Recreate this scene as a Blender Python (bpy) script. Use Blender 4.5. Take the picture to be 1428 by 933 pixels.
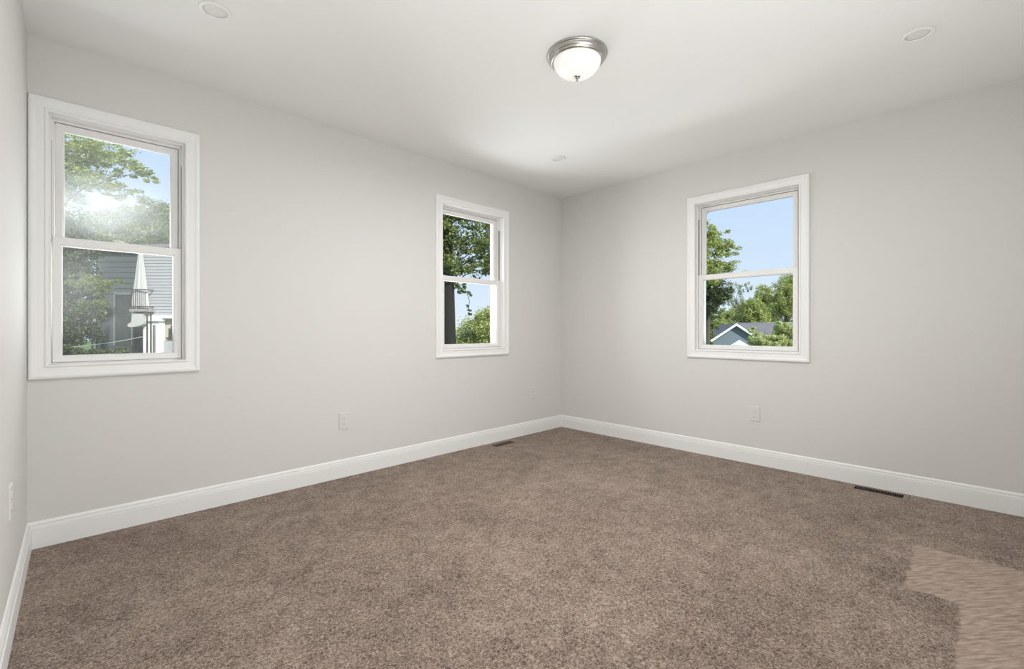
import bpy, bmesh, math, random
import numpy as np
from mathutils import Vector, Matrix

for o in list(bpy.data.objects):
    bpy.data.objects.remove(o, do_unlink=True)
scene = bpy.context.scene
COL = scene.collection
R = math.radians
PI = math.pi

# ------------------------------------------------------------------ camera
YAW = 0.7743
CAM = Vector((-3.8257, -3.1541, 1.0423))
FPX, PCX, PCY = 641.456, 714.0, 458.96
cam = bpy.data.cameras.new('camera')
cam.sensor_fit = 'HORIZONTAL'
cam.sensor_width = 36.0
cam.lens = FPX / 1428 * 36.0
cam.shift_y = -(466.5 - PCY) / 1428
cam.clip_start = 0.02
cam.clip_end = 1000
camo = bpy.data.objects.new('camera', cam)
camo.location = CAM
camo.rotation_euler = (PI / 2, 0, -YAW)
COL.objects.link(camo)
scene.camera = camo

# ------------------------------------------------------------------ exposure
vs = scene.view_settings
vs.view_transform = 'Standard'
vs.look = 'None'
vs.gamma = 1.0
vs.use_curve_mapping = False
vs.exposure = 0.0

# ------------------------------------------------------------------ sky and sun
LAMP_WATTS = 28.5
SKY_STRENGTH = 1.05
w = bpy.data.worlds.new('sky')
scene.world = w
w.use_nodes = True
nt = w.node_tree
nt.nodes.clear()
tc = nt.nodes.new('ShaderNodeTexCoord')
sx = nt.nodes.new('ShaderNodeSeparateXYZ')
ramp = nt.nodes.new('ShaderNodeValToRGB')
bg = nt.nodes.new('ShaderNodeBackground')
wo = nt.nodes.new('ShaderNodeOutputWorld')
nt.links.new(tc.outputs['Generated'], sx.inputs[0])
nt.links.new(sx.outputs[2], ramp.inputs[0])
nt.links.new(ramp.outputs[0], bg.inputs[0])
nt.links.new(bg.outputs[0], wo.inputs[0])
cr = ramp.color_ramp
cr.elements[0].position = 0.0
cr.elements[0].color = (0.80, 0.90, 1.0, 1)
cr.elements[1].position = 0.40
cr.elements[1].color = (0.50, 0.69, 1.0, 1)
e = cr.elements.new(0.12); e.color = (0.67, 0.81, 1.0, 1)
bg.inputs[1].default_value = SKY_STRENGTH

sun = bpy.data.lights.new('sun', 'SUN')
sun.energy = 7.0
sun.angle = R(0.55)
sun.color = (1.0, 0.95, 0.86)
suno = bpy.data.objects.new('sun', sun)
SUN_DIR = Vector((-0.08, -0.80, 0.60)).normalized()
suno.rotation_euler = SUN_DIR.to_track_quat('Z', 'Y').to_euler()
suno.location = (-4, -20, 20)
COL.objects.link(suno)


def area_lamp(name, loc, rot, sx_, sy_, watts, color):
    l = bpy.data.lights.new(name, 'AREA')
    l.shape = 'RECTANGLE'; l.size = sx_; l.size_y = sy_; l.energy = watts; l.color = color
    o = bpy.data.objects.new(name, l)
    o.location = loc; o.rotation_euler = rot
    COL.objects.link(o)


# lamps added for light thrown up from the sunlit ground outside each window
TILT = -PI / 2 - R(62)
area_lamp('window_fill', (-1.21, 0.40, 1.45), (-PI / 2 - R(31), 0, R(16)), 0.7, 1.0, 22, (0.97, 0.985, 1.0))
area_lamp('window_fill', (-3.60, 0.40, 1.45), (-PI / 2 - R(31), 0, 0), 0.5, 1.0, 13, (0.97, 0.985, 1.0))
area_lamp('window_fill', (0.46, -1.84, 0.60), (TILT, 0, -PI / 2), 0.9, 0.42, 16, (0.97, 0.985, 1.0))
area_lamp('room_fill', (-2.8, -3.30, 0.6), (PI - R(42), 0, 0), 1.8, 0.3, 29, (0.97, 0.985, 1.0))  # added fill lamp behind the camera; no opening stands there



# ------------------------------------------------------------------ helpers
def mat(name, color, rough=0.6, metal=0.0, spec=0.4):
    m = bpy.data.materials.new(name)
    m.use_nodes = True
    b = m.node_tree.nodes['Principled BSDF']
    b.inputs['Base Color'].default_value = (*color, 1)
    b.inputs['Roughness'].default_value = rough
    b.inputs['Metallic'].default_value = metal
    b.inputs['Specular IOR Level'].default_value = spec
    return m


def noisy(name, c0, c1, scale, rough=0.6, bump=0.0, detail=4, stretch=(1, 1, 1), spec=0.3):
    """two-colour noise material in object coordinates"""
    m = mat(name, c0, rough, spec=spec)
    t = m.node_tree
    b = t.nodes['Principled BSDF']
    tcn = t.nodes.new('ShaderNodeTexCoord')
    mp = t.nodes.new('ShaderNodeMapping')
    mp.inputs['Scale'].default_value = stretch
    n = t.nodes.new('ShaderNodeTexNoise')
    n.inputs['Scale'].default_value = scale
    n.inputs['Detail'].default_value = detail
    mx = t.nodes.new('ShaderNodeMix'); mx.data_type = 'RGBA'
    mx.inputs[6].default_value = (*c0, 1)
    mx.inputs[7].default_value = (*c1, 1)
    t.links.new(tcn.outputs['Object'], mp.inputs[0])
    t.links.new(mp.outputs[0], n.inputs['Vector'])
    t.links.new(n.outputs[0], mx.inputs[0])
    t.links.new(mx.outputs[2], b.inputs['Base Color'])
    if bump:
        bp = t.nodes.new('ShaderNodeBump')
        bp.inputs['Strength'].default_value = bump
        bp.inputs['Distance'].default_value = 0.01
        t.links.new(n.outputs[0], bp.inputs['Height'])
        t.links.new(bp.outputs[0], b.inputs['Normal'])
    return m


class MB:
    """collects boxes, rings, tubes and lathes; build() links them as ONE mesh object"""
    def __init__(s):
        s.v = []; s.f = []; s.sm = []

    def add(s, verts, faces, smooth=False):
        k = len(s.v)
        s.v += [tuple(v) for v in verts]
        for f in faces:
            s.f.append([i + k for i in f]); s.sm.append(smooth)
        return s

    def box(s, x0, x1, y0, y1, z0, z1):
        v = [(x0, y0, z0), (x1, y0, z0), (x1, y1, z0), (x0, y1, z0),
             (x0, y0, z1), (x1, y0, z1), (x1, y1, z1), (x0, y1, z1)]
        f = [(0, 3, 2, 1), (4, 5, 6, 7), (0, 1, 5, 4), (1, 2, 6, 5), (2, 3, 7, 6), (3, 0, 4, 7)]
        return s.add(v, f)

    def loops(s, loops, close=True, caps=False, smooth=False):
        """skin a list of equally long closed vertex loops"""
        n = len(loops[0]); v = [p for l in loops for p in l]; f = []
        m = len(loops)
        for i in range(m if close else m - 1):
            a = i * n; b = ((i + 1) % m) * n
            for j in range(n):
                f.append((a + j, a + (j + 1) % n, b + (j + 1) % n, b + j))
        if caps and not close:
            f.append(tuple(range(n))[::-1]); f.append(tuple(range((m - 1) * n, m * n)))
        return s.add(v, f, smooth)

    def lathe(s, prof, seg=64, smooth=True, cap=False, c=(0, 0, 0)):
        ls = []
        for r, z in prof:
            ls.append([(c[0] + r * math.cos(2 * PI * k / seg), c[1] + r * math.sin(2 * PI * k / seg), c[2] + z) for k in range(seg)])
        return s.loops(ls, close=False, caps=cap, smooth=smooth)

    def tube(s, pts, radii, seg=8, smooth=True):
        ls = []
        for i, p in enumerate(pts):
            p = Vector(p)
            a = Vector(pts[max(0, i - 1)]); b = Vector(pts[min(len(pts) - 1, i + 1)])
            d = (b - a).normalized()
            q = Vector((0, 1, 0)) if abs(d.y) < 0.9 else Vector((1, 0, 0))
            x = d.cross(q).normalized(); y = d.cross(x)
            r = radii[i] if isinstance(radii, (list, tuple)) else radii
            ls.append([p + (x * math.cos(2 * PI * k / seg) + y * math.sin(2 * PI * k / seg)) * r for k in range(seg)])
        return s.loops(ls, close=False, caps=True, smooth=smooth)

    def prism(s, poly, y0, y1):
        """polygon in (x,z) extruded along y"""
        return s.loops([[(x, y0, z) for x, z in poly], [(x, y1, z) for x, z in poly]], close=False, caps=True)

    def build(s, name, m, parent=None, loc=None, rot=None, bevel=0.0):
        me = bpy.data.meshes.new(name)
        me.from_pydata(s.v, [], s.f)
        bm = bmesh.new(); bm.from_mesh(me)
        bmesh.ops.recalc_face_normals(bm, faces=bm.faces)
        bm.to_mesh(me); bm.free()
        me.polygons.foreach_set('use_smooth', s.sm)
        me.materials.append(m)
        o = bpy.data.objects.new(name, me)
        COL.objects.link(o)
        if parent: o.parent = parent
        if loc: o.location = loc
        if rot: o.rotation_euler = rot
        if bevel:
            md = o.modifiers.new('bevel', 'BEVEL'); md.width = bevel; md.segments = 2; md.limit_method = 'ANGLE'
        return o


def tag(o, label=None, cat=None, group=None, kind=None):
    if label: o['label'] = label
    if cat: o['category'] = cat
    if group: o['group'] = group
    if kind: o['kind'] = kind
    return o


def empty(name, loc=(0, 0, 0), rz=0.0):
    o = bpy.data.objects.new(name, None)
    o.empty_display_size = 0.1
    o.location = loc
    o.rotation_euler = (0, 0, rz)
    COL.objects.link(o)
    return o


def holed(mb, x0, x1, z0, z1, y0, y1, holes):
    """slab in the xz plane between depths y0 and y1 with rectangular holes"""
    xs = sorted({x0, x1, *[h[0] for h in holes], *[h[1] for h in holes]})
    zs = sorted({z0, z1, *[h[2] for h in holes], *[h[3] for h in holes]})
    for i in range(len(xs) - 1):
        for j in range(len(zs) - 1):
            cx = (xs[i] + xs[i + 1]) / 2; cz = (zs[j] + zs[j + 1]) / 2
            if any(h[0] < cx < h[1] and h[2] < cz < h[3] for h in holes): continue
            a, b, c, d = xs[i], xs[i + 1], zs[j], zs[j + 1]
            for y in (y0, y1):
                mb.add([(a, y, c), (b, y, c), (b, y, d), (a, y, d)], [(0, 1, 2, 3)])
    for (a, b, c, d) in holes + [(x0, x1, z0, z1)]:
        mb.add([(a, y0, c), (b, y0, c), (b, y0, d), (a, y0, d), (a, y1, c), (b, y1, c), (b, y1, d), (a, y1, d)],
               [(0, 1, 5, 4), (1, 2, 6, 5), (2, 3, 7, 6), (3, 0, 4, 7)])
    return mb


# ------------------------------------------------------------------ materials
M = {}
M['wall'] = noisy('wall_paint', (0.725, 0.717, 0.692), (0.735, 0.727, 0.702), 3.0, 0.75, spec=0.2)
M['ceiling'] = noisy('ceiling_paint', (0.875, 0.872, 0.862), (0.885, 0.882, 0.872), 3.0, 0.85, spec=0.15)
M['trim'] = mat('white_trim_paint', (0.90, 0.90, 0.893), 0.38, spec=0.4)
M['vinyl'] = mat('white_vinyl', (0.86, 0.852, 0.838), 0.42, spec=0.4)
M['plate'] = mat('white_plastic', (0.80, 0.795, 0.775), 0.35)
M['outlet'] = mat('off_white_outlet_plastic', (0.735, 0.728, 0.702), 0.4)
M['seam'] = mat('grey_track_seam', (0.36, 0.34, 0.32), 0.6)
M['grille'] = mat('dark_brown_grille', (0.11, 0.08, 0.06), 0.5)
M['slot'] = mat('dark_slot', (0.05, 0.045, 0.04), 0.6)
M['nickel'] = mat('brushed_nickel', (0.50, 0.485, 0.46), 0.30, 1.0)
M['dark'] = mat('dark_duct', (0.012, 0.009, 0.007), 0.8)
M['register'] = mat('brown_register_metal', (0.25, 0.19, 0.155), 0.45, spec=0.4)


def carpet_material():
    m = mat('beige_brown_carpet', (0.3, 0.25, 0.2), 0.95, spec=0.1)
    t = m.node_tree; N = t.nodes; L = t.links
    b = N['Principled BSDF']
    tcn = N.new('ShaderNodeTexCoord')

    def noise(scale, detail, rough=0.6, vec=None, dist=0.0):
        n = N.new('ShaderNodeTexNoise')
        n.inputs['Scale'].default_value = scale
        n.inputs['Detail'].default_value = detail
        n.inputs['Roughness'].default_value = rough
        n.inputs['Distortion'].default_value = dist
        L.new(vec or tcn.outputs['Object'], n.inputs['Vector'])
        return n.outputs[0]

    def math_(op, a, bb, clamp=False):
        n = N.new('ShaderNodeMath'); n.operation = op; n.use_clamp = clamp
        for i, q in enumerate((a, bb)):
            if isinstance(q, (int, float)): n.inputs[i].default_value = q
            else: L.new(q, n.inputs[i])
        return n.outputs[0]

    def rng(a, lo, hi, o0=0.0, o1=1.0):
        n = N.new('ShaderNodeMapRange'); n.interpolation_type = 'SMOOTHSTEP'
        L.new(a, n.inputs[0])
        for i, q in enumerate((lo, hi, o0, o1)): n.inputs[i + 1].default_value = q
        return n.outputs[0]

    fine = noise(230, 3, 0.65, dist=0.6)
    tuft = noise(92, 3, 0.6, dist=1.2)
    mid = noise(11, 3, 0.6)
    big = noise(2.2, 3, 0.55)
    # freshly brushed pile: an L-shaped stroke with slightly ragged edges
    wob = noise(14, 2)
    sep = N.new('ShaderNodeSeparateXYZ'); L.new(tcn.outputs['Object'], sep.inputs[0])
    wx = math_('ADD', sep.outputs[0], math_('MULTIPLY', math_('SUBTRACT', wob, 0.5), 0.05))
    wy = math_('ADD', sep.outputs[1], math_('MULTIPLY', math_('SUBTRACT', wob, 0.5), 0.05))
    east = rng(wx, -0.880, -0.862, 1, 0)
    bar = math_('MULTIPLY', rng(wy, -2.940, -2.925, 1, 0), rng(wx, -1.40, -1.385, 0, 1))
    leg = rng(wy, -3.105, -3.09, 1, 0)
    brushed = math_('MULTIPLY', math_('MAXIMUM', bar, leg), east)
    # tuft tone
    tone = math_('ADD', math_('MULTIPLY', tuft, 0.58), math_('MULTIPLY', fine, 0.42))
    tone = math_('ADD', tone, math_('MULTIPLY', math_('SUBTRACT', mid, 0.5), 0.16))
    tone = math_('ADD', tone, math_('MULTIPLY', math_('SUBTRACT', big, 0.5), 0.12))
    # brushed pile: streaky, evener and lighter
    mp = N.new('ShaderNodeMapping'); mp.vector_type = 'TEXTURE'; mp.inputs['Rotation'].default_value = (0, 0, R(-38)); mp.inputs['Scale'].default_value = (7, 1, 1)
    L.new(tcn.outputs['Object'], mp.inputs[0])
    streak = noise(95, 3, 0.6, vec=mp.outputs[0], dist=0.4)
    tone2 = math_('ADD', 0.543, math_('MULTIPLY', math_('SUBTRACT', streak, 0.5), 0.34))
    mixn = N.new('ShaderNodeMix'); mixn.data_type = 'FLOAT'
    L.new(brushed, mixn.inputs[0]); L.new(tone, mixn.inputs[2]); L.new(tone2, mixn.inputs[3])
    rampn = N.new('ShaderNodeValToRGB')
    L.new(mixn.outputs[0], rampn.inputs[0])
    c = rampn.color_ramp
    c.elements[0].position = 0.385; c.elements[0].color = (0.055, 0.034, 0.024, 1)
    c.elements[1].position = 0.64; c.elements[1].color = (0.55, 0.445, 0.375, 1)
    q = c.elements.new(0.5); q.color = (0.262, 0.194, 0.154, 1)
    L.new(rampn.outputs[0], b.inputs['Base Color'])
    bp = N.new('ShaderNodeBump'); bp.inputs['Strength'].default_value = 0.8; bp.inputs['Distance'].default_value = 0.012
    L.new(mixn.outputs[0], bp.inputs['Height'])
    L.new(bp.outputs[0], b.inputs['Normal'])
    b.inputs['Sheen Weight'].default_value = 0.25
    b.inputs['Sheen Roughness'].default_value = 0.5
    b.inputs['Sheen Tint'].default_value = (0.9, 0.8, 0.72, 1)
    return m


M['carpet'] = carpet_material()


def glass_material(name, haze=0.0, glare=None, ior=1.40):
    """thin pane: lets light through, mirrors a little, may carry painted reflection haze and glare"""
    m = bpy.data.materials.new(name); m.use_nodes = True
    t = m.node_tree; N = t.nodes; L = t.links
    N.clear()
    out = N.new('ShaderNodeOutputMaterial')
    tr = N.new('ShaderNodeBsdfTransparent'); tr.inputs[0].default_value = (0.97, 0.98, 0.975, 1)
    gl = N.new('ShaderNodeBsdfGlossy'); gl.inputs['Roughness'].default_value = 0.01
    fr = N.new('ShaderNodeFresnel'); fr.inputs[0].default_value = ior
    mx = N.new('ShaderNodeMixShader')
    L.new(fr.outputs[0], mx.inputs[0]); L.new(tr.outputs[0], mx.inputs[1]); L.new(gl.outputs[0], mx.inputs[2])
    last = mx.outputs[0]
    if haze or glare:  # whitish layer painted in for reflections on the glass
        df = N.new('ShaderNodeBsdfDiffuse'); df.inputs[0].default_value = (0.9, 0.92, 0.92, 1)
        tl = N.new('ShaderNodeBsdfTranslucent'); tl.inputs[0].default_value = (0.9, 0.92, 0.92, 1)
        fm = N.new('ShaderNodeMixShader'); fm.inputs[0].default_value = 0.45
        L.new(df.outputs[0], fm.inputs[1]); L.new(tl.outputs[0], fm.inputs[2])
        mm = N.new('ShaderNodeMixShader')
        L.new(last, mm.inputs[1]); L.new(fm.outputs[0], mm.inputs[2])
        mm.inputs[0].default_value = haze
        if glare:
            (cx, cz, sx_, sz_, tilt, amt) = glare
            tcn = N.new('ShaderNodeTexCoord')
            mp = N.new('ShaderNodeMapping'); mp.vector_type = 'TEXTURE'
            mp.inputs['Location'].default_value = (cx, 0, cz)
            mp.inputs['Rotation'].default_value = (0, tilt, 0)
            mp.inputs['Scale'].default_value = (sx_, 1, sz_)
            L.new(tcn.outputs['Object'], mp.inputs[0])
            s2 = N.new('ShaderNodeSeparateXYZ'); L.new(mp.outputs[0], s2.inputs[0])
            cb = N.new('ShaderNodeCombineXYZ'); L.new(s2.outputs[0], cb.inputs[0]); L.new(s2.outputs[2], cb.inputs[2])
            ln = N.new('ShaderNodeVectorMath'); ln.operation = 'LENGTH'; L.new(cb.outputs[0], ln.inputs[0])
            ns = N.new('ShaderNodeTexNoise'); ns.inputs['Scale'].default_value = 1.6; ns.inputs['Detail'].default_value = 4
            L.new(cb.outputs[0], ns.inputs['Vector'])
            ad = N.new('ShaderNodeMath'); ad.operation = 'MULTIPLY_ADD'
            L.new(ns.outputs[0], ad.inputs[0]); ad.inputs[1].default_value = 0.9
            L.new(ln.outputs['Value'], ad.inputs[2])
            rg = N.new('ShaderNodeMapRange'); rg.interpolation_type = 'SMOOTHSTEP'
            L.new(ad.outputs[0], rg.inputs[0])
            for i, q in enumerate((0.45, 1.75, amt, haze)): rg.inputs[i + 1].default_value = q
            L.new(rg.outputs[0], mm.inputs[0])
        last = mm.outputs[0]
    L.new(last, out.inputs[0])
    return m


M['glass'] = glass_material('window_glass', ior=1.22)
M['glass_glare'] = glass_material('glare_window_glass', 0.06, (-0.11, -0.08, 0.34, 0.16, R(-6), 0.28))  # upper left pane: bright reflected streak painted into the glass
M['glass_haze'] = glass_material('hazy_window_glass', 0.02, (-0.20, 0.10, 0.14, 0.22, R(8), 0.06))  # lower left pane: faint reflected haze painted into the glass

# ------------------------------------------------------------------ room shell
XL, YF, H, WT = -3.944, -3.45, 2.44, 0.16
SK = 0.0171
WIN = [  # casing outer edges along the wall
    ('window_1', 'N', -3.9420, -3.2605),
    ('window_2', 'N', -1.6262, -0.7925),
    ('window_3', 'E', 1.3917, 2.2920),       # local x = -y
]
CZ0, CZ1 = 0.8020, 2.1580
CW = 0.068
OZ0, OZ1 = CZ0 + CW - 0.004, CZ1 - CW + 0.004


def wall_hole(a0, a1):
    return (a0 + CW - 0.012, a1 - CW + 0.012, OZ0 - 0.012, OZ1 + 0.012)


def structure(o):
    o['kind'] = 'structure'
    return o


mb = MB(); holed(mb, XL - WT, WT, -0.2, H + 0.2, 0, WT, [wall_hole(a, b) for n, s, a, b in WIN if s == 'N'])
structure(mb.build('wall_back', M['wall']))
mb = MB(); holed(mb, 0, -YF + WT, -0.2, H + 0.2, 0, WT, [wall_hole(a, b) for n, s, a, b in WIN if s == 'E'])
structure(mb.build('wall_right', M['wall'], rot=(0, 0, -PI / 2)))
xe = XL + SK * YF
mb = MB().loops([[(XL, 0, z), (xe, YF - WT, z), (xe - WT, YF - WT, z), (XL - WT, 0, z)] for z in (-0.2, H + 0.2)], close=False, caps=True)
structure(mb.build('wall_left', M['wall']))
structure(MB().box(xe, 0, YF - WT, YF, -0.2, H + 0.2).build('wall_front', M['wall']))
structure(MB().box(XL - 0.3, WT, YF - WT, WT, H, H + 0.25).build('ceiling', M['ceiling']))

REG = [  # floor registers: centre x, y, rotation
    ('N', -0.972, -0.128, 0.0),
    ('E', -0.103, -2.690, -PI / 2),
]
RL, RW = 0.256, 0.092   # duct opening
fh = [(-0.972 - RL / 2, -0.972 + RL / 2, -0.128 - RW / 2, -0.128 + RW / 2),
      (-0.103 - RW / 2, -0.103 + RW / 2, -2.690 - RL / 2, -2.690 + RL / 2)]
mb = MB(); holed(mb, XL - 0.1, 0.05, YF - 0.05, 0.05, -0.12, 0, fh)
mb.v = [(x, z, y) for x, y, z in mb.v]
structure(mb.build('floor', M['carpet']))

# baseboards: flat board with a two-step moulded cap
BP = [(0, 0), (0.016, 0), (0.016, 0.0855), (0.0150, 0.0868), (0.0092, 0.0872), (0.0092, 0.0904), (0.0128, 0.0916), (0.0120, 0.1000), (0.0100, 0.1062),
      (0.0050, 0.1066), (0.0050, 0.1098), (0.0082, 0.1110), (0.0078, 0.1150), (0.0050, 0.1210), (0.0015, 0.1245), (0, 0.125)]


def baseboard(name, length, loc, rz):
    mb = MB()
    mb.loops([[(d, -d, z) for d, z in BP], [(length - d, -d, z) for d, z in BP]], close=False, caps=True)
    return structure(mb.build(name, M['trim'], loc=loc, rot=(0, 0, rz)))


baseboard('baseboard_back', -XL, (XL, 0, 0), 0)
baseboard('baseboard_right', -YF, (0, 0, 0), -PI / 2)
baseboard('baseboard_left', -YF, (xe, YF, 0), PI / 2 - math.atan(SK))
baseboard('baseboard_front', -xe, (0, YF, 0), PI)


# ------------------------------------------------------------------ windows
def rect(x0, x1, z0, z1, y):
    return [(x0, y, z0), (x1, y, z0), (x1, y, z1), (x0, y, z1)]


def frame_sweep(x0, x1, z0, z1, prof, close=True):
    """sweep a profile [(outward offset, y)] round a rectangle with mitred corners"""
    return MB().loops([rect(x0 - u, x1 + u, z0 - u, z1 + u, y) for u, y in prof], close=close)


def sash(x0, x1, z0, z1, st, br, tr, y0, y1):
    """sash ring with a sloped glazing bead"""
    mb = MB()
    i = lambda k, y: rect(x0 + st + k, x1 - st - k, z0 + br + k, z1 - tr - k, y)
    o = lambda k, y: rect(x0 + k, x1 - k, z0 + k, z1 - k, y)
    g = 0.004
    mb.loops([o(0, y1), o(0, y0 + 0.002), o(0.002, y0), i(-0.009, y0), i(-0.007, y0 + 0.003), i(-0.003, y0 + 0.004), i(0, y0 + 0.012), i(0, y1 - 0.012), i(-0.006, y1 - 0.004), i(-0.008, y1)])
    return mb


CASING = [(0, 0), (0, -0.013), (0.002, -0.0155), (0.006, -0.0165), (0.010, -0.0155), (0.0125, -0.0125), (0.015, -0.0115),
          (0.040, -0.0135), (0.046, -0.0155), (0.050, -0.0185), (0.056, -0.0195), (0.062, -0.0185), (0.066, -0.0165), (0.068, -0.013), (0.068, 0)]


def window(name, side, a0, a1, glass_up, glass_low):
    w2 = (a1 - a0) / 2
    c = (a0 + a1) / 2
    loc, rz = ((c, 0, 0), 0) if side == 'N' else ((0, -c, 0), -PI / 2)
    root = structure(empty(name, loc, rz))
    ox = w2 - CW
    frame_sweep(-ox, ox, CZ0 + CW, CZ1 - CW, CASING).build('window_casing', M['trim'], root)
    # jamb liner with two stepped tracks
    jl = [(0.012, 0.0), (0.002, 0.0), (0.0, 0.002), (0.0, 0.024), (-0.003, 0.026), (-0.010, 0.027), (-0.010, 0.064),
          (-0.012, 0.066), (-0.020, 0.067), (-0.020, 0.104), (-0.026, 0.106), (-0.026, 0.150), (0.012, 0.150)]
    frame_sweep(-ox, ox, OZ0, OZ1, jl).build('window_jamb', M['vinyl'], root)
    # channel seam of each balance track, beside the sash stiles
    for s in (-1, 1):
        x = s * (ox - 0.0105)
        MB().box(x - 0.0009, x + 0.0009, 0.030, 0.052, 1.50, 1.97).build('balance_track', M['seam'], root)
    ls = sash(-ox + 0.0135, ox - 0.0135, OZ0 + 0.0125, 1.497, 0.037, 0.034, 0.045, 0.029, 0.062).build('lower_sash', M['vinyl'], root)
    us = sash(-ox + 0.0235, ox - 0.0235, 1.462, OZ1 - 0.0245, 0.034, 0.036, 0.036, 0.069, 0.102).build('upper_sash', M['vinyl'], root)

    def pane(x, z0, z1, y, m, par):
        zc = (z0 + z1) / 2
        MB().box(-x, x, -0.0015, 0.0015, z0 - zc, z1 - zc).build('glass_pane', m, par, loc=(0, y, zc))
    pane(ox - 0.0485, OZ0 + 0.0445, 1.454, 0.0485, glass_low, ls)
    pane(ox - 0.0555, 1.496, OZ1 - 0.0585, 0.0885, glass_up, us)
    # cam lock and its keeper on the meeting rail, tilt latches near the stiles
    lk = MB()
    lk.box(-0.028, 0.028, 0.034, 0.056, 1.497, 1.501)
    lk.lathe([(0.012, 0), (0.012, 0.006), (0.009, 0.008)], 20, cap=True, c=(0, 0.045, 1.501))
    lk.box(-0.026, 0.004, 0.036, 0.044, 1.505, 1.510)
    lk.build('sash_lock', M['plate'], ls)
    for s in (-1, 1):
        x = s * (ox - 0.045)
        tl = MB().box(x - 0.022, x + 0.022, 0.036, 0.054, 1.497, 1.4995)
        tl.box(x - 0.006, x + 0.006, 0.040, 0.050, 1.4995, 1.503)
        tl.build('tilt_latch', M['plate'], ls)
    MB().box(-ox - 0.03, ox + 0.03, 0.150, 0.215, OZ0 - 0.04, OZ0 - 0.005).build('window_sill', M['vinyl'], root)
    return root


for (n, s, a, b) in WIN:
    gu, gl = (M['glass_glare'], M['glass_haze']) if n == 'window_1' else (M['glass'], M['glass'])
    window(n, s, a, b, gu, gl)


# ------------------------------------------------------------------ flush ceiling lamp
def emission(name, color, strength):
    m = bpy.data.materials.new(name); m.use_nodes = True
    t = m.node_tree; b = t.nodes['Principled BSDF']
    b.inputs['Base Color'].default_value = (0.9, 0.89, 0.86, 1)
    b.inputs['Roughness'].default_value = 0.25
    b.inputs['Emission Color'].default_value = (*color, 1)
    b.inputs['Emission Strength'].default_value = strength
    return m


M['dome_glass'] = emission('lit_frosted_glass', (1.0, 0.97, 0.93), 0.3)
LX, LY = -1.952, -1.712
lamp = tag(empty('ceiling_light', (LX, LY, H)), 'lit flush-mount ceiling light with white glass bowl in a brushed nickel ring', 'ceiling light')
MB().lathe([(0.0, 0.0), (0.150, 0.0), (0.1525, -0.002), (0.1530, -0.006), (0.1515, -0.010), (0.1475, -0.0115), (0.1455, -0.013), (0.1440, -0.020), (0.1400, -0.027), (0.1370, -0.0285),
            (0.1355, -0.031), (0.1330, -0.036), (0.1285, -0.0395), (0.1250, -0.0405), (0.1220, -0.039), (0.1205, -0.034), (0.1205, -0.012), (0.0, -0.012)], 96).build('metal_pan', M['nickel'], lamp)
prof = []
for k in range(25):
    a = k / 24 * PI / 2
    prof.append((0.1195 * math.cos(a) ** 0.92 if k < 24 else 0.0005, -0.036 - 0.078 * math.sin(a)))
MB().lathe([(0.1195, -0.028)] + prof, 72).build('glass_bowl', M['dome_glass'], lamp)
MB().lathe([(0.0, -0.108), (0.014, -0.109), (0.0175, -0.1125), (0.0175, -0.1155), (0.012, -0.1185), (0.006, -0.121), (0.005, -0.126), (0.007, -0.129), (0.007, -0.133), (0.004, -0.1365), (0.0, -0.137)], 32).build('finial', M['nickel'], lamp)

ll = bpy.data.lights.new('lamp_light', 'AREA')
ll.shape = 'DISK'; ll.size = 0.09; ll.energy = LAMP_WATTS; ll.color = (1.0, 0.985, 0.96)
llo = bpy.data.objects.new('lamp_light', ll)
llo.location = (LX, LY, H - 0.145)
COL.objects.link(llo)

# ------------------------------------------------------------------ recessed downlights (switched off)
M['lens'] = mat('off_diffuser_lens', (0.80, 0.79, 0.765), 0.5)


def downlight(x, y, label):
    root = tag(empty('recessed_light', (x, y, H)), label, 'ceiling light', 'recessed ceiling lights')
    MB().lathe([(0.046, 0.0), (0.0605, 0.0), (0.0625, -0.0015), (0.0625, -0.0035), (0.060, -0.0055), (0.050, -0.0065), (0.0475, -0.0055), (0.046, -0.002), (0.046, 0.0)], 64).build('trim_ring', M['trim'], root)
    MB().lathe([(0.0005, -0.0025), (0.030, -0.0025), (0.0462, -0.0015), (0.0462, 0.0)], 64).build('diffuser', M['lens'], root)
    return root


downlight(-3.345, -0.800, 'unlit recessed downlight in the ceiling above the window by the left wall')
downlight(-0.925, -2.940, 'unlit recessed downlight in the ceiling near the right wall')
downlight(-0.922, -0.725, 'small unlit recessed downlight nearest the far corner of the ceiling')


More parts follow.
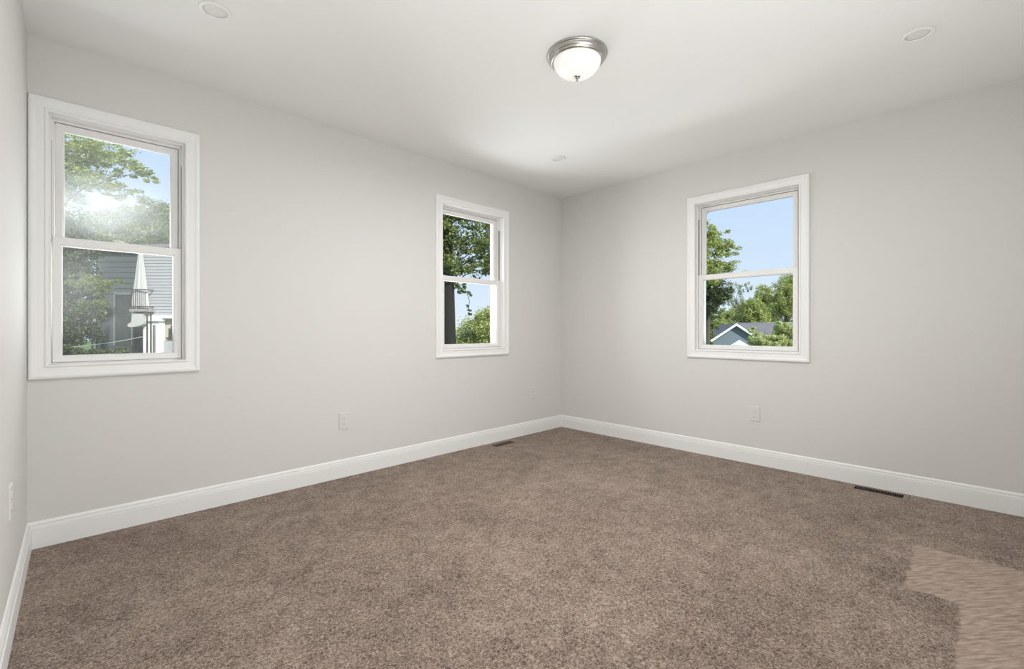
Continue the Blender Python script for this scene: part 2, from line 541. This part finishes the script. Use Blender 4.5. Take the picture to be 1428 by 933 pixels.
# ------------------------------------------------------------------ outlets
def outlet(loc, rz, label):
    """duplex receptacle, local -y faces the room"""
    root = tag(empty('wall_outlet', loc, rz), label, 'outlet', 'white wall outlets')
    a, b = 0.0365, 0.0585
    pl = MB()
    def rr(x, z, y, r=0.004):
        pts = []
        for cx, cz, a0 in ((x - r, z - r, 0), (-x + r, z - r, 90), (-x + r, -z + r, 180), (x - r, -z + r, 270)):
            for k in range(5):
                t = R(a0 + k * 22.5); pts.append((cx + r * math.cos(t), y, cz + r * math.sin(t)))
        return pts
    pl.loops([rr(a, b, 0), rr(a, b, -0.003), rr(a - 0.003, b - 0.003, -0.0065), rr(0.001, 0.001, -0.0068, 0.0005)], close=False, caps=True)
    pl.build('cover_plate', M['outlet'], root)
    for s in (-1, 1):
        rc = MB(); z = s * 0.0195
        oct_ = [(0.0165 * math.cos(t) if abs(math.cos(t)) < 0.96 else math.copysign(0.0158, math.cos(t)), z + 0.0135 * math.sin(t)) for t in [2 * PI * k / 24 for k in range(24)]]
        rc.loops([[(x, -0.006, zz) for x, zz in oct_], [(x, -0.0088, zz) for x, zz in oct_], [(x * 0.9, -0.0095, z + (zz - z) * 0.9) for x, zz in oct_]], close=False, caps=True)
        ro = rc.build('receptacle', M['outlet'], root)
        sl = MB().box(-0.0072, -0.0056, -0.0099, -0.0092, z - 0.001, z + 0.008).box(0.0056, 0.0072, -0.0099, -0.0092, z, z + 0.0075)
        sl.lathe([(0.0024, 0), (0.0024, 0.0007)], 12, cap=True)
        k = len(sl.v) - 24
        sl.v[k:] = [(x, -0.0099 + zz, z - 0.0065 + y) for x, y, zz in sl.v[k:]]
        sl.build('socket_slots', M['seam'], ro)
    sc = MB().lathe([(0.0032, 0), (0.003, 0.001), (0.0005, 0.0014)], 16)
    sc.v = [(x, -0.0068 - z, y) for x, y, z in sc.v]
    sc.build('screw', M['outlet'], root)
    return root


outlet((-2.403, 0, 0.394), 0, 'white wall outlet low on the back wall midway between its two windows')
outlet((-0.440, 0, 0.400), 0, 'white wall outlet low on the back wall closest to the far corner')
outlet((0, -1.926, 0.388), -PI / 2, 'white wall outlet low on the right wall beneath its window')
outlet((XL + SK * -0.79, -0.79, 0.443), PI / 2 - math.atan(SK), 'white wall outlet on the left wall seen edge-on above the baseboard')


# ------------------------------------------------------------------ floor registers
def register(cx, cy, rz, label, n=22):
    root = tag(empty('floor_register', (cx, cy, 0), rz), label, 'floor vent', 'brown metal floor vents')
    L2, W2 = 0.150, 0.062
    a, b = 0.122, 0.041
    fr = MB()
    def rc(x, y, z): return [(-x, -y, z), (x, -y, z), (x, y, z), (-x, y, z)]
    fr.loops([rc(L2, W2, 0.0), rc(L2 - 0.001, W2 - 0.001, 0.003), rc(L2 - 0.012, W2 - 0.012, 0.0062), rc(a, b, 0.0060), rc(a, b, 0.002), rc(a + 0.004, b + 0.004, 0.0)])
    fr.build('frame', M['register'], root)
    gr = MB()
    p = 2 * a / n
    for k in range(1, n):
        x = -a + k * p
        gr.box(x - 0.0017, x + 0.0017, -b, b, -0.004, 0.0056)
    gr.box(-a, a, -0.0015, 0.0015, -0.012, -0.004)
    gr.build('grille', M['grille'], root)
    dk = MB()
    dk.loops([rc(a + 0.0005, b + 0.0005, 0.0015), rc(a + 0.003, b + 0.003, -0.115)], close=False)
    dk.add(rc(a + 0.003, b + 0.003, -0.115), [(0, 1, 2, 3)])
    dk.build('duct_boot', M['dark'], root)
    return root


register(-0.972, -0.128, 0.0, 'brown floor vent beside the baseboard under the second back-wall window')
register(-0.103, -2.690, -PI / 2, 'brown slotted floor vent in the carpet beside the right wall baseboard')

# ------------------------------------------------------------------ outside
FW = Vector((math.sin(YAW), math.cos(YAW), 0)); RT = Vector((math.cos(YAW), -math.sin(YAW), 0))
GZ = -3.3


def site(u, d, z):
    """point of the plot: u metres right and d metres away from the room's near corner, height z"""
    return Vector((CAM.x, CAM.y, 0)) + FW * d + RT * u + Vector((0, 0, z))


def at(px, py, d):
    return site((px - PCX) / FPX * d, d, CAM.z + (PCY - py) / FPX * d)


M['grass'] = noisy('lawn_grass', (0.06, 0.11, 0.025), (0.12, 0.18, 0.05), 1.5, 0.9)
gb = MB(); gb.box(-170, 170, -60, 220, GZ - 0.5, GZ)
structure(gb.build('ground', M['grass']))
M['bark'] = noisy('tree_bark', (0.055, 0.045, 0.038), (0.12, 0.10, 0.085), 9, 0.9, 0.6, stretch=(3, 3, 0.6))
M['ivy_bark'] = noisy('dark_ivy_covered_bark', (0.008, 0.008, 0.006), (0.022, 0.02, 0.016), 12, 0.9, 0.8)


def leaf_material(name, c0, c1, c2, trans=0.35):
    m = bpy.data.materials.new(name); m.use_nodes = True
    t = m.node_tree; N = t.nodes; L = t.links
    N.clear()
    out = N.new('ShaderNodeOutputMaterial')
    ge = N.new('ShaderNodeNewGeometry')
    rp = N.new('ShaderNodeValToRGB')
    rp.color_ramp.elements[0].color = (*c0, 1); rp.color_ramp.elements[1].color = (*c2, 1)
    e_ = rp.color_ramp.elements.new(0.5); e_.color = (*c1, 1)
    L.new(ge.outputs['Random Per Island'], rp.inputs[0])
    d = N.new('ShaderNodeBsdfPrincipled'); d.inputs['Roughness'].default_value = 0.55; d.inputs['Specular IOR Level'].default_value = 0.3
    tl = N.new('ShaderNodeBsdfTranslucent')
    mx = N.new('ShaderNodeMixShader'); mx.inputs[0].default_value = trans
    L.new(rp.outputs[0], d.inputs['Base Color']); L.new(rp.outputs[0], tl.inputs[0])
    L.new(d.outputs[0], mx.inputs[1]); L.new(tl.outputs[0], mx.inputs[2])
    L.new(mx.outputs[0], out.inputs[0])
    return m


M['leaf_bright'] = leaf_material('bright_green_leaf', (0.22, 0.28, 0.07), (0.40, 0.46, 0.15), (0.60, 0.63, 0.28))
M['leaf_mid'] = leaf_material('mid_green_leaf', (0.085, 0.13, 0.035), (0.20, 0.26, 0.065), (0.42, 0.46, 0.15))
M['leaf_dark'] = leaf_material('deep_green_leaf', (0.025, 0.045, 0.02), (0.075, 0.11, 0.045), (0.19, 0.23, 0.09))
M['leaf_pale'] = leaf_material('pale_green_leaf', (0.34, 0.42, 0.15), (0.55, 0.60, 0.26), (0.76, 0.77, 0.45))


def leaf_mesh(name, rng, centres, sig, n, size, m, parent, flat=0.6):
    """n folded leaves scattered about twig centres (k,3) with spread sig (k,3)"""
    k = len(centres)
    idx = rng.integers(0, k, n)
    dirn = rng.normal(size=(n, 3)); dirn /= np.linalg.norm(dirn, axis=1)[:, None]
    rad = rng.random((n, 1)) ** 0.45
    P = centres[idx] + dirn * rad * sig[idx]
    nrm = rng.normal(size=(n, 3)); nrm[:, 2] = np.abs(nrm[:, 2]) + flat
    nrm /= np.linalg.norm(nrm, axis=1)[:, None]
    ax = rng.normal(size=(n, 3)); ax[:, 2] -= 0.4
    ax -= (ax * nrm).sum(1)[:, None] * nrm; ax /= np.linalg.norm(ax, axis=1)[:, None]
    sd = np.cross(nrm, ax)
    s = size * (0.65 + 0.7 * rng.random((n, 1)))
    v = np.stack([P - ax * s * 0.55, P + sd * s * 0.34 + nrm * s * 0.10 + ax * s * 0.02, P + ax * s * 0.6 - nrm * s * 0.05, P - sd * s * 0.34 + nrm * s * 0.10 + ax * s * 0.02], axis=1).reshape(-1, 3)
    me = bpy.data.meshes.new(name)
    me.vertices.add(4 * n); me.vertices.foreach_set('co', v.astype(np.float32).ravel())
    q = np.arange(4 * n).reshape(n, 4)
    tri = np.concatenate([q[:, [0, 1, 2]], q[:, [0, 2, 3]]], axis=1).ravel()
    me.loops.add(6 * n); me.loops.foreach_set('vertex_index', tri.astype(np.int32))
    me.polygons.add(2 * n); me.polygons.foreach_set('loop_start', np.arange(0, 6 * n, 3, dtype=np.int32))
    me.update(calc_edges=True)
    me.materials.append(m)
    o = bpy.data.objects.new(name, me); COL.objects.link(o); o.parent = parent
    return o


def tree(name, label, base, top, r0, blobs, n, size, m, seed, group=None, bark=None, spread=0.22, twigs=10, nbranch=6, lean=0.0, cat='tree', br=0.2):
    """base = foot of the trunk, top = height of the stem's end above it; blobs = [(x, y, z, rx, ry, rz)] in world axes relative to base"""
    rng = np.random.default_rng(seed)
    root = tag(empty(name, base), label, cat, group)
    pts, rad = [], []
    for k in range(9):
        t = k / 8
        pts.append((lean * t + r0 * 0.5 * math.sin(3.1 * t + seed), r0 * 0.4 * math.cos(2.3 * t + seed), top * t))
        rad.append(r0 * (1.25 - 0.25 * min(1, t * 8)) * (1 - 0.55 * t))
    bark = bark or M['bark']
    MB().tube(pts, rad, 14).build('trunk', bark, root)
    cs, sg = [], []
    vol = np.array([b[3] * b[4] * b[5] for b in blobs]) ** 0.6
    for b, vv in zip(blobs, vol):
        kk = max(3, int(twigs * len(blobs) * vv / vol.sum()))
        d = rng.normal(size=(kk, 3)); d /= np.linalg.norm(d, axis=1)[:, None]
        d *= rng.random((kk, 1)) ** 0.4
        cs.append(np.array(b[:3]) + d * np.array(b[3:6]))
        sg.append(np.repeat(np.array([[b[3], b[4], b[5]]]) * spread, kk, axis=0) * (0.7 + 0.6 * rng.random((kk, 1))))
    cs = np.concatenate(cs); sg = np.concatenate(sg)
    pick = rng.permutation(len(cs))[:nbranch]
    for i in pick:
        c = Vector(cs[i]); zz = min(top * 0.95, max(top * 0.3, c.z - 0.55 * math.hypot(c.x, c.y)))
        t = zz / top
        a = Vector((lean * t + r0 * 0.5 * math.sin(3.1 * t + seed), r0 * 0.4 * math.cos(2.3 * t + seed), zz))
        mid = (a + c) / 2 + Vector((0, 0, 0.12 * (c - a).length))
        rr = r0 * br
        MB().tube([a, (a + mid) / 2 + Vector((0, 0, 0.03)), mid, (mid + c) / 2, c], [rr, rr * 0.8, rr * 0.6, rr * 0.4, rr * 0.15], 7).build('branch', bark, root)
    leaf_mesh('foliage', rng, cs, sg, n, size, m, root)
    return root


def world_blobs(base, px_blobs, d):
    """blobs given by photo centre, photo half sizes and depth half size at distance d"""
    s = d / FPX; out = []
    for (px, py, rx, ry, dd) in px_blobs:
        c = at(px, py, d) - base
        out.append((c.x, c.y, c.z, math.hypot(rx * s * RT.x, dd * FW.x), math.hypot(rx * s * RT.y, dd * FW.y), ry * s))
    return out


def px_tree(name, label, px_foot, d, z_top_py, r0, px_blobs, n, size, m, seed, **kw):
    base = at(px_foot, PCY, d); base.z = GZ
    top = at(px_foot, z_top_py, d).z - GZ
    return tree(name, label, base, top, r0, world_blobs(base, px_blobs, d), n, size, m, seed, **kw)


# --- beyond the window by the left wall
px_tree('maple_tree', 'broad maple with spreading sunlit leaves filling the upper pane beside the left wall', 40, 13, 215, 0.20,
        [(70, 205, 40, 26, 1.5), (110, 205, 34, 20, 1.2), (150, 215, 32, 16, 1.0), (185, 235, 26, 12, .8), (205, 246, 14, 6, .5), (105, 240, 34, 18, 1.2), (150, 262, 34, 14, 1.0), (60, 270, 40, 30, 1.4), (30, 220, 60, 60, 2)],
        26000, 0.062, M['leaf_bright'], 3, spread=0.20, twigs=70, nbranch=16, br=0.12)
px_tree('leafy_tree', 'rounded green tree behind the maple above the meeting rail of the left window', 175, 36, 300, 0.35,
        [(160, 318, 50, 26, 2.5), (190, 308, 36, 24, 2.2), (225, 298, 24, 20, 2), (215, 335, 44, 24, 2.5), (140, 335, 50, 30, 2.5), (255, 320, 30, 30, 2), (180, 345, 60, 20, 2.5)],
        34000, 0.17, M['leaf_mid'], 5, spread=0.30, twigs=60)
px_tree('dark_tree', 'dark dense tree in the lower left pane left of the grey house', 96, 21.5, 380, 0.25,
        [(92, 385, 26, 40, 1.2), (112, 400, 20, 40, 1.1), (86, 450, 32, 44, 1.2), (60, 400, 30, 60, 1.3), (116, 455, 16, 34, 1.0), (104, 352, 34, 26, 1.2), (80, 320, 40, 40, 1.2)],
        34000, 0.11, M['leaf_dark'], 8, spread=0.28, twigs=70)
px_tree('garden_shrub', 'low dark shrub below the overhead wire outside the left window', 120, 15, 488, 0.05,
        [(90, 492, 26, 12, .6), (130, 494, 26, 10, .6), (165, 493, 22, 9, .5)], 5000, 0.065, M['leaf_dark'], 9, spread=0.3, twigs=16, nbranch=3, cat='shrub')
px_tree('bright_sapling', 'yellow-green young tree in front of the dark house wing outside the left window', 128, 18.8, 395, 0.05,
        [(118, 392, 18, 14, .5), (138, 402, 16, 10, .5), (128, 425, 18, 12, .5), (160, 392, 10, 5, .3)], 3600, 0.07, M['leaf_mid'], 12, spread=0.3, twigs=26, nbranch=6)

# --- neighbour's house seen through the window by the left wall
M['siding_grey'] = noisy('grey_lap_siding', (0.30, 0.31, 0.335), (0.34, 0.35, 0.375), 4, 0.6)
M['siding_shaded'] = noisy('shaded_siding', (0.055, 0.07, 0.072), (0.072, 0.09, 0.092), 4, 0.7)  # wing's shade put into its siding colour
M['siding_white'] = mat('white_lap_siding', (0.86, 0.86, 0.86), 0.5)
M['stucco'] = noisy('beige_stucco', (0.36, 0.34, 0.29), (0.40, 0.38, 0.33), 12, 0.8)
M['white_paint'] = mat('white_exterior_paint', (0.85, 0.85, 0.84), 0.5)
M['dark_metal'] = mat('dark_bronze_metal', (0.055, 0.05, 0.05), 0.5, 0.3)
M['deck'] = noisy('weathered_deck_wood', (0.22, 0.20, 0.185), (0.30, 0.28, 0.26), 6, 0.8)
M['shingle'] = noisy('grey_asphalt_shingle', (0.115, 0.115, 0.125), (0.18, 0.18, 0.195), 14, 0.9)
M['canvas'] = noisy('white_canvas', (0.40, 0.41, 0.41), (0.44, 0.45, 0.45), 5, 0.85)
M['house_glass'] = mat('dark_window_glass', (0.05, 0.06, 0.07), 0.08)
M['door_dark'] = mat('dark_green_door_paint', (0.035, 0.045, 0.045), 0.5)
M['frame_slate'] = mat('slate_frame_paint', (0.13, 0.155, 0.155), 0.5)
M['blue_siding'] = mat('blue_grey_siding', (0.17, 0.215, 0.26), 0.65)


def lap(mb, x0, x1, z0, z1, pitch, y, depth=0.02, back=0.12):
    """lap siding facing -y: every board tilts out at its foot"""
    prof = [(y + back, z0)]
    z = z0
    while z < z1 - 1e-6:
        zt = min(z + pitch, z1)
        prof += [(y - depth, z), (y, zt)]
        z = zt
    prof += [(y + back, z1)]
    mb.loops([[(x0, yy, zz) for yy, zz in prof], [(x1, yy, zz) for yy, zz in prof]], close=False, caps=True)
    return mb


HD = 24.0
hx = (204 - PCX) / FPX * HD
house = tag(empty('grey_house', site(hx, HD, GZ), -YAW), 'tall grey clapboard house with dark wing and white annex outside the left window', 'house')


def X(px, y=0.0):
    """local x of the house front at photo column px, y metres behind the main wall"""
    return (px - PCX) / FPX * (HD + y) - hx


def Z(py, y=0.0):
    return CAM.z + (PCY - py) / FPX * (HD + y) - GZ


XR = X(199) + 8.0
lap(MB(), X(199), XR, Z(440), Z(346), 0.16, 0.0, 0.025).build('upper_wall', M['siding_grey'], house)
MB().box(X(196), XR + 0.3, -0.35, 6.3, Z(346), Z(346) + 0.14).build('roof_slab', M['shingle'], house)
MB().box(X(199), XR, 0.13, 6.0, Z(440), Z(346)).build('house_body', M['stucco'], house)
MB().box(X(200), XR, -0.10, 0.3, Z(444), Z(440)).build('soffit_board', M['white_paint'], house)
MB().box(X(211), XR, 0.25, 6.0, 0, Z(444)).build('lower_wall', M['stucco'], house)
MB().box(X(224), XR, 0.10, 0.25, 0, Z(475)).build('base_course', M['siding_grey'], house)
# white annex with rounded eave and a narrow window
AY = -0.2
lap(MB(), X(200, AY), X(222, AY), 0, Z(447, AY), 0.125, AY, 0.03, 0.4).build('annex_wall', M['siding_white'], house)
MB().prism([(X(199, AY), Z(448, AY)), (X(224, AY), Z(448, AY)), (X(223.5, AY), Z(445, AY)), (X(220, AY), Z(443, AY)), (X(210, AY), Z(443.5, AY)), (X(199, AY), Z(445.5, AY))], AY - 0.15, 0.2).build('annex_roof', M['white_paint'], house)
MB().box(X(214.2, AY), X(217.4, AY), AY - 0.07, AY, Z(495, AY), Z(453, AY)).build('annex_window', M['frame_slate'], house)
# dark wing with a panelled door
WY = 1.6
lap(MB(), X(134, WY), X(197, WY), 0, Z(350, WY), 0.30, WY, 0.03).build('wing_wall', M['siding_shaded'], house)
MB().box(X(132, WY), X(198, WY), WY - 0.3, 5.0, Z(350, WY), Z(350, WY) + 0.14).build('wing_roof', M['shingle'], house)
MB().box(X(134, WY), X(197, WY), WY + 0.13, 4.8, 0, Z(350, WY)).build('wing_body', M['siding_shaded'], house)
dr = MB(); dr.box(X(163, WY), X(186, WY), WY - 0.10, WY, Z(482, WY), Z(411, WY))
for (za, zb) in ((414, 436), (440, 458), (462, 478)):
    dr.box(X(166, WY), X(173.5, WY), WY - 0.13, WY - 0.09, Z(zb, WY), Z(za, WY)); dr.box(X(175.5, WY), X(183, WY), WY - 0.13, WY - 0.09, Z(zb, WY), Z(za, WY))
dr.build('wing_door', M['door_dark'], house)
df_ = MB().box(X(161, WY), X(163, WY), WY - 0.14, WY, Z(482, WY), Z(408, WY)).box(X(186, WY), X(188, WY), WY - 0.14, WY, Z(482, WY), Z(408, WY)).box(X(161, WY), X(188, WY), WY - 0.14, WY, Z(411, WY), Z(408, WY))
df_.build('door_frame', M['frame_slate'], house)
MB().box(X(138, WY), X(141, WY), WY - 0.08, WY, 0, Z(350, WY)).build('corner_board', M['frame_slate'], house)
# balcony: deck, rail, posts, awning
BY = -0.58
MB().box(X(181, BY), X(203.5, BY), BY - 0.04, 0.0, Z(434.5, BY), Z(431, BY)).build('balcony_deck', M['deck'], house)
for px_, py_ in ((205.4, BY), (210.6, -0.42)):
    MB().box(X(px_ - 1.5, py_), X(px_ + 1.5, py_) - 0.06, py_, py_ + 0.06, 0, Z(434.5, BY)).build('balcony_post', M['dark_metal'], house)
for zz in (403.5, 427.5):
    MB().box(X(183, BY), X(202.5, BY), BY - 0.02, BY + 0.02, Z(zz, BY) - 0.02, Z(zz, BY) + 0.02).build('railing', M['dark_metal'], house)
for k in range(8):
    x = X(183.3, BY) + k * (X(202.2, BY) - X(183.3, BY)) / 7
    MB().box(x - 0.011, x + 0.011, BY - 0.01, BY + 0.01, Z(431, BY), Z(403.5, BY)).build('baluster', M['dark_metal'], house)
for zz in (403.5, 427.5):
    MB().box(X(202, BY) - 0.02, X(202, BY) + 0.02, BY, -0.02, Z(zz, BY) - 0.02, Z(zz, BY) + 0.02).build('side_railing', M['dark_metal'], house)
YY = -0.5
MB().prism([(X(a, YY), Z(b, YY)) for a, b in ((178, 455), (181, 456.5), (192, 455), (200, 452), (200, 437), (184, 437), (183, 449), (178, 452))], -0.5, -0.05).build('awning', M['canvas'], house)
lt = MB().box(X(234.5), X(238.5), 0.02, 0.22, Z(470), Z(458)).box(X(231), X(240), 0.0, 0.26, Z(473), Z(470.5)).box(X(235.8), X(237.2), 0.1, 0.26, Z(458), Z(454))
lt.build('wall_lantern', M['dark_metal'], house)
# closed parasol on the balcony
UY = -0.29
pr = tag(empty('closed_parasol', house.location + RT * X(196, UY) + FW * UY + Vector((0, 0, Z(431, BY)))  , -YAW), 'tall white closed parasol standing on the balcony behind its railing', 'parasol')
hh = Z(352, UY) - Z(431, BY)
pp = [(0.0, 0.02), (0.42, 0.02), (0.435, 0.06)] + [(0.435 - 0.33 * t, 0.06 + (hh - 0.1) * t) for t in (0.2, 0.4, 0.6, 0.8, 0.95, 1.0)] + [(0.05, hh), (0.0, hh + 0.02)]
ls = []
for r, z in pp:
    ls.append([((r * (1 + 0.10 * math.cos(8 * t))) * math.cos(t), 0.6 * (r * (1 + 0.10 * math.cos(8 * t))) * math.sin(t), z) for t in [2 * PI * k / 64 for k in range(64)]])
MB().loops(ls, close=False, caps=True, smooth=True).build('folded_canopy', M['canvas'], pr)
MB().lathe([(0.03, 0.0), (0.03, hh + 0.03), (0.015, hh + 0.12), (0.0, hh + 0.13)], 16).build('parasol_pole', M['white_paint'], pr)
# overhead wire
wp = []
A = at(40, 488, 14.0); B = at(200.5, 469, 23.0)
for k in range(25):
    t = k / 24; p = A.lerp(B, t); p.z -= 0.10 * 4 * t * (1 - t); wp.append(p)
tag(MB().tube(wp, 0.012, 6).build('overhead_wire', mat('pale_wire_sheath', (0.62, 0.64, 0.62), 0.5)), 'thin pale overhead wire running to the white annex outside the left window', 'wire')

# --- beyond the second back-wall window
ivy = px_tree('ivy_tree', 'dark ivy-clad trunk with hanging leafy branches outside the second back-wall window', 625, 12, 120, 0.215,
        [(625, 320, 30, 26, 1.2), (655, 340, 30, 14, .9), (672, 348, 20, 16, .9), (655, 374, 32, 13, 1.0), (630, 366, 20, 16, .8), (685, 370, 14, 14, .7), (640, 303, 40, 9, .8), (680, 312, 20, 12, .8), (640, 399, 18, 6, .3), (646, 406, 12, 6, .2), (656, 409, 5, 4, .08), (600, 340, 30, 60, 1.2), (700, 340, 24, 40, 1.0), (640, 260, 70, 40, 1.6)],
        17000, 0.068, M['leaf_mid'], 21, bark=M['ivy_bark'], spread=0.20, twigs=60, nbranch=16, br=0.085)
tw = [at(646, 398, 11.6), at(652, 410, 11.6), at(654.5, 420, 11.6), at(653.5, 430, 11.6), at(655, 440, 11.6)]
MB().tube([p - ivy.location for p in tw], 0.007, 6).build('hanging_twig', M['ivy_bark'], ivy)
rg = np.random.default_rng(77)
tc_ = np.array([at(px, py, 11.6) - ivy.location for px, py in ((651, 427), (654, 433), (655, 438), (653, 409), (648, 402), (657, 411))])
leaf_mesh('twig_leaves', rg, tc_, np.full((len(tc_), 3), 0.045), 70, 0.07, M['leaf_dark'], ivy)
px_tree('slim_tree', 'slim dark trunk at the right edge of the second back-wall window', 688, 15, 150, 0.10,
        [(690, 320, 18, 30, 1.0), (700, 290, 40, 40, 1.2), (676, 360, 14, 12, .8)], 5000, 0.08, M['leaf_mid'], 22, bark=M['ivy_bark'], spread=0.26, twigs=26, nbranch=8, br=0.12)
px_tree('round_tree', 'bright green rounded tree low in the second back-wall window', 672, 34, 445, 0.3,
        [(672, 462, 22, 26, 2.2), (688, 452, 18, 26, 2.0), (658, 475, 16, 22, 1.8), (650, 486, 14, 16, 1.5), (700, 460, 26, 34, 2.2), (680, 445, 10, 12, 1.2)],
        26000, 0.13, M['leaf_bright'], 25, spread=0.30, twigs=60)

# --- beyond the window in the right wall
px_tree('tall_tree', 'tall sunlit tree at the left edge of the right-wall window', 978, 26, 310, 0.24,
        [(985, 320, 7, 16, .8), (1000, 335, 14, 14, 1.2), (1012, 350, 11, 9, 1.0), (990, 350, 18, 16, 1.4), (1004, 372, 14, 12, 1.2), (985, 380, 18, 18, 1.4), (960, 360, 34, 60, 2)],
        17000, 0.105, M['leaf_bright'], 31, spread=0.27, twigs=46, nbranch=8, br=0.12)
px_tree('shady_tree', 'dark green tree below the meeting rail at the left of the right-wall window', 985, 31, 400, 0.24,
        [(990, 400, 15, 16, 1.6), (985, 420, 14, 16, 1.6), (1002, 408, 9, 12, 1.2), (970, 410, 20, 30, 1.6)],
        14000, 0.12, M['leaf_dark'], 32, spread=0.32, twigs=40, br=0.12)
px_tree('sparse_tree', 'thin sparse tree standing against pale sky in the right-wall window', 1026, 74, 420, 0.06,
        [(1024, 408, 11, 15, 1.4), (1030, 425, 10, 10, 1.4), (1013, 418, 9, 14, 1.2), (1043, 402, 5, 8, .8)], 2600, 0.17, M['leaf_mid'], 33, spread=0.30, twigs=26, nbranch=14, br=0.5)
for i, (px_, py_, rx, ry, lab, mm) in enumerate([
        (990, 452, 20, 17, 'leftmost of the rounded trees behind the blue-grey house', 'leaf_bright'),
        (1018, 447, 20, 18, 'rounded tree right behind the blue-grey gable peak', 'leaf_bright'),
        (1046, 440, 20, 24, 'broad rounded tree behind the middle of the grey roof', 'leaf_bright'),
        (1062, 424, 16, 26, 'taller rounded tree with domed top left of the tallest one behind the roof', 'leaf_bright'),
        (1096, 414, 24, 28, 'tallest bright tree at the right edge of the right-wall window', 'leaf_bright')]):
    px_tree('background_tree', lab, px_, (78, 96, 86, 104, 94)[i], py_, 0.5,
            [(px_, py_, rx, ry, 2.6), (px_ - 6, py_ + 16, rx, ry, 2.6), (px_ + 8, py_ + 14, rx * .9, ry, 2.4), (px_ + 4, py_ - 8, rx * .6, ry * .7, 1.8)],
            20000, 0.27, M[mm], 40 + i, group='trees behind the blue-grey house', spread=0.30, twigs=50, nbranch=4)
px_tree('conifer_tree', 'blue-green treetop peeking over the bright trees at the upper right of the right-wall window', 1100, 108, 400, 0.3,
        [(1098, 408, 10, 10, 1.6), (1108, 398, 10, 14, 1.6), (1086, 414, 7, 5, 1.2)], 3500, 0.36, M['leaf_dark'], 47, spread=0.32, twigs=14, nbranch=3)
px_tree('garden_bush', 'light green bush in front of the grey roof in the right-wall window', 1080, 36, 470, 0.06,
        [(1060, 476, 12, 12, .9), (1078, 480, 16, 12, 1.0), (1094, 468, 13, 18, 1.0), (1088, 456, 6, 8, .7), (1104, 476, 12, 18, 1.0), (1050, 462, 4, 6, .4)],
        18000, 0.115, M['leaf_pale'], 50, spread=0.28, twigs=44, nbranch=5, cat='bush', br=0.3)
px_tree('verge_tree', 'leafy green tree beside the left slope of the blue-grey house roof', 984, 48, 462, 0.2,
        [(986, 466, 7, 14, 1.0), (980, 474, 8, 14, 1.2), (990, 456, 7, 6, 1.0)], 4000, 0.19, M['leaf_mid'], 52, spread=0.3, twigs=16, nbranch=3)

# --- house with gable below the right-wall window
peak_u, peak_d = (1026.3 - PCX) / FPX * 50, 50.0
g = tag(empty('gabled_house', site(peak_u, peak_d, GZ), -YAW - R(17)), 'blue-grey house with white gable trim and dark shingle roof outside the right-wall window', 'house')
PKZ, EVZ, HW, LEN = 1.62 - GZ, -0.55 - GZ, 3.05, 17.0
sl = (PKZ - EVZ) / HW
MB().prism([(-HW + 0.25, 0), (HW - 0.25, 0), (HW - 0.25, PKZ - sl * (HW - 0.25) - 0.1), (0, PKZ - 0.1), (-HW + 0.25, PKZ - sl * (HW - 0.25) - 0.1)], 0.0, LEN - 0.4).build('gable_wall', M['blue_siding'], g)
MB().prism([(0, PKZ + 0.03), (-HW - 0.2, EVZ - 0.2 * sl + 0.03), (-HW - 0.2, EVZ - 0.2 * sl - 0.09), (0, PKZ - 0.09)], -0.30, LEN).build('roof_slope', M['shingle'], g)
MB().prism([(0, PKZ + 0.03), (HW + 0.2, EVZ - 0.2 * sl + 0.03), (HW + 0.2, EVZ - 0.2 * sl - 0.09), (0, PKZ - 0.09)], -0.30, LEN).build('roof_slope', M['shingle'], g)
for s in (-1, 1):
    MB().prism([(0, PKZ + 0.05), (s * (HW + 0.22), EVZ - 0.22 * sl + 0.05), (s * (HW + 0.22), EVZ - 0.22 * sl - 0.22), (0, PKZ - 0.22)], -0.36, -0.30).build('rake_board', M['white_paint'], g)
vt = MB()
VZ = CAM.z - (474 - PCY) / FPX * 50 - GZ
vw, vh = 1.15, 0.75
n = 7
for k in range(n):
    z0 = VZ - vh + k * vh / n; z1 = z0 + vh / n * 0.92
    w0 = vw * (VZ - z0) / vh; w1 = max(0.01, vw * (VZ - z1) / vh)
    cx = 0.33
    vt.loops([[(cx - w0, -0.07, z0), (cx + w0, -0.07, z0), (cx + w0, 0.0, z0), (cx - w0, 0.0, z0)], [(cx - w1, -0.03, z1), (cx + w1, -0.03, z1), (cx + w1, 0.0, z1), (cx - w1, 0.0, z1)]], close=False, caps=True)
vt.build('gable_vent', M['white_paint'], g)
RY, RZ, RWD = 5.0, 1.72 - GZ, 4.4
rs = 0.62
for s in (-1, 1):
    poly = [(RY, RZ), (RY + s * RWD, RZ - rs * RWD), (RY + s * RWD, RZ - rs * RWD - 0.12), (RY, RZ - 0.12)]
    MB().loops([[(x, y, z) for y, z in poly] for x in (0.4, 16.0)], close=False, caps=True).build('wing_roof_slope', M['shingle'], g)
MB().box(0.5, 15.6, RY - RWD + 0.4, RY + RWD - 0.4, 0, RZ - rs * (RWD - 0.4) - 0.15).build('wing_wall', M['blue_siding'], g)
MB().tube([(0.4, RY, RZ + 0.02), (16.0, RY, RZ + 0.02)], 0.07, 8).build('ridge_cap', mat('pale_ridge_cap', (0.45, 0.45, 0.46), 0.8), g)
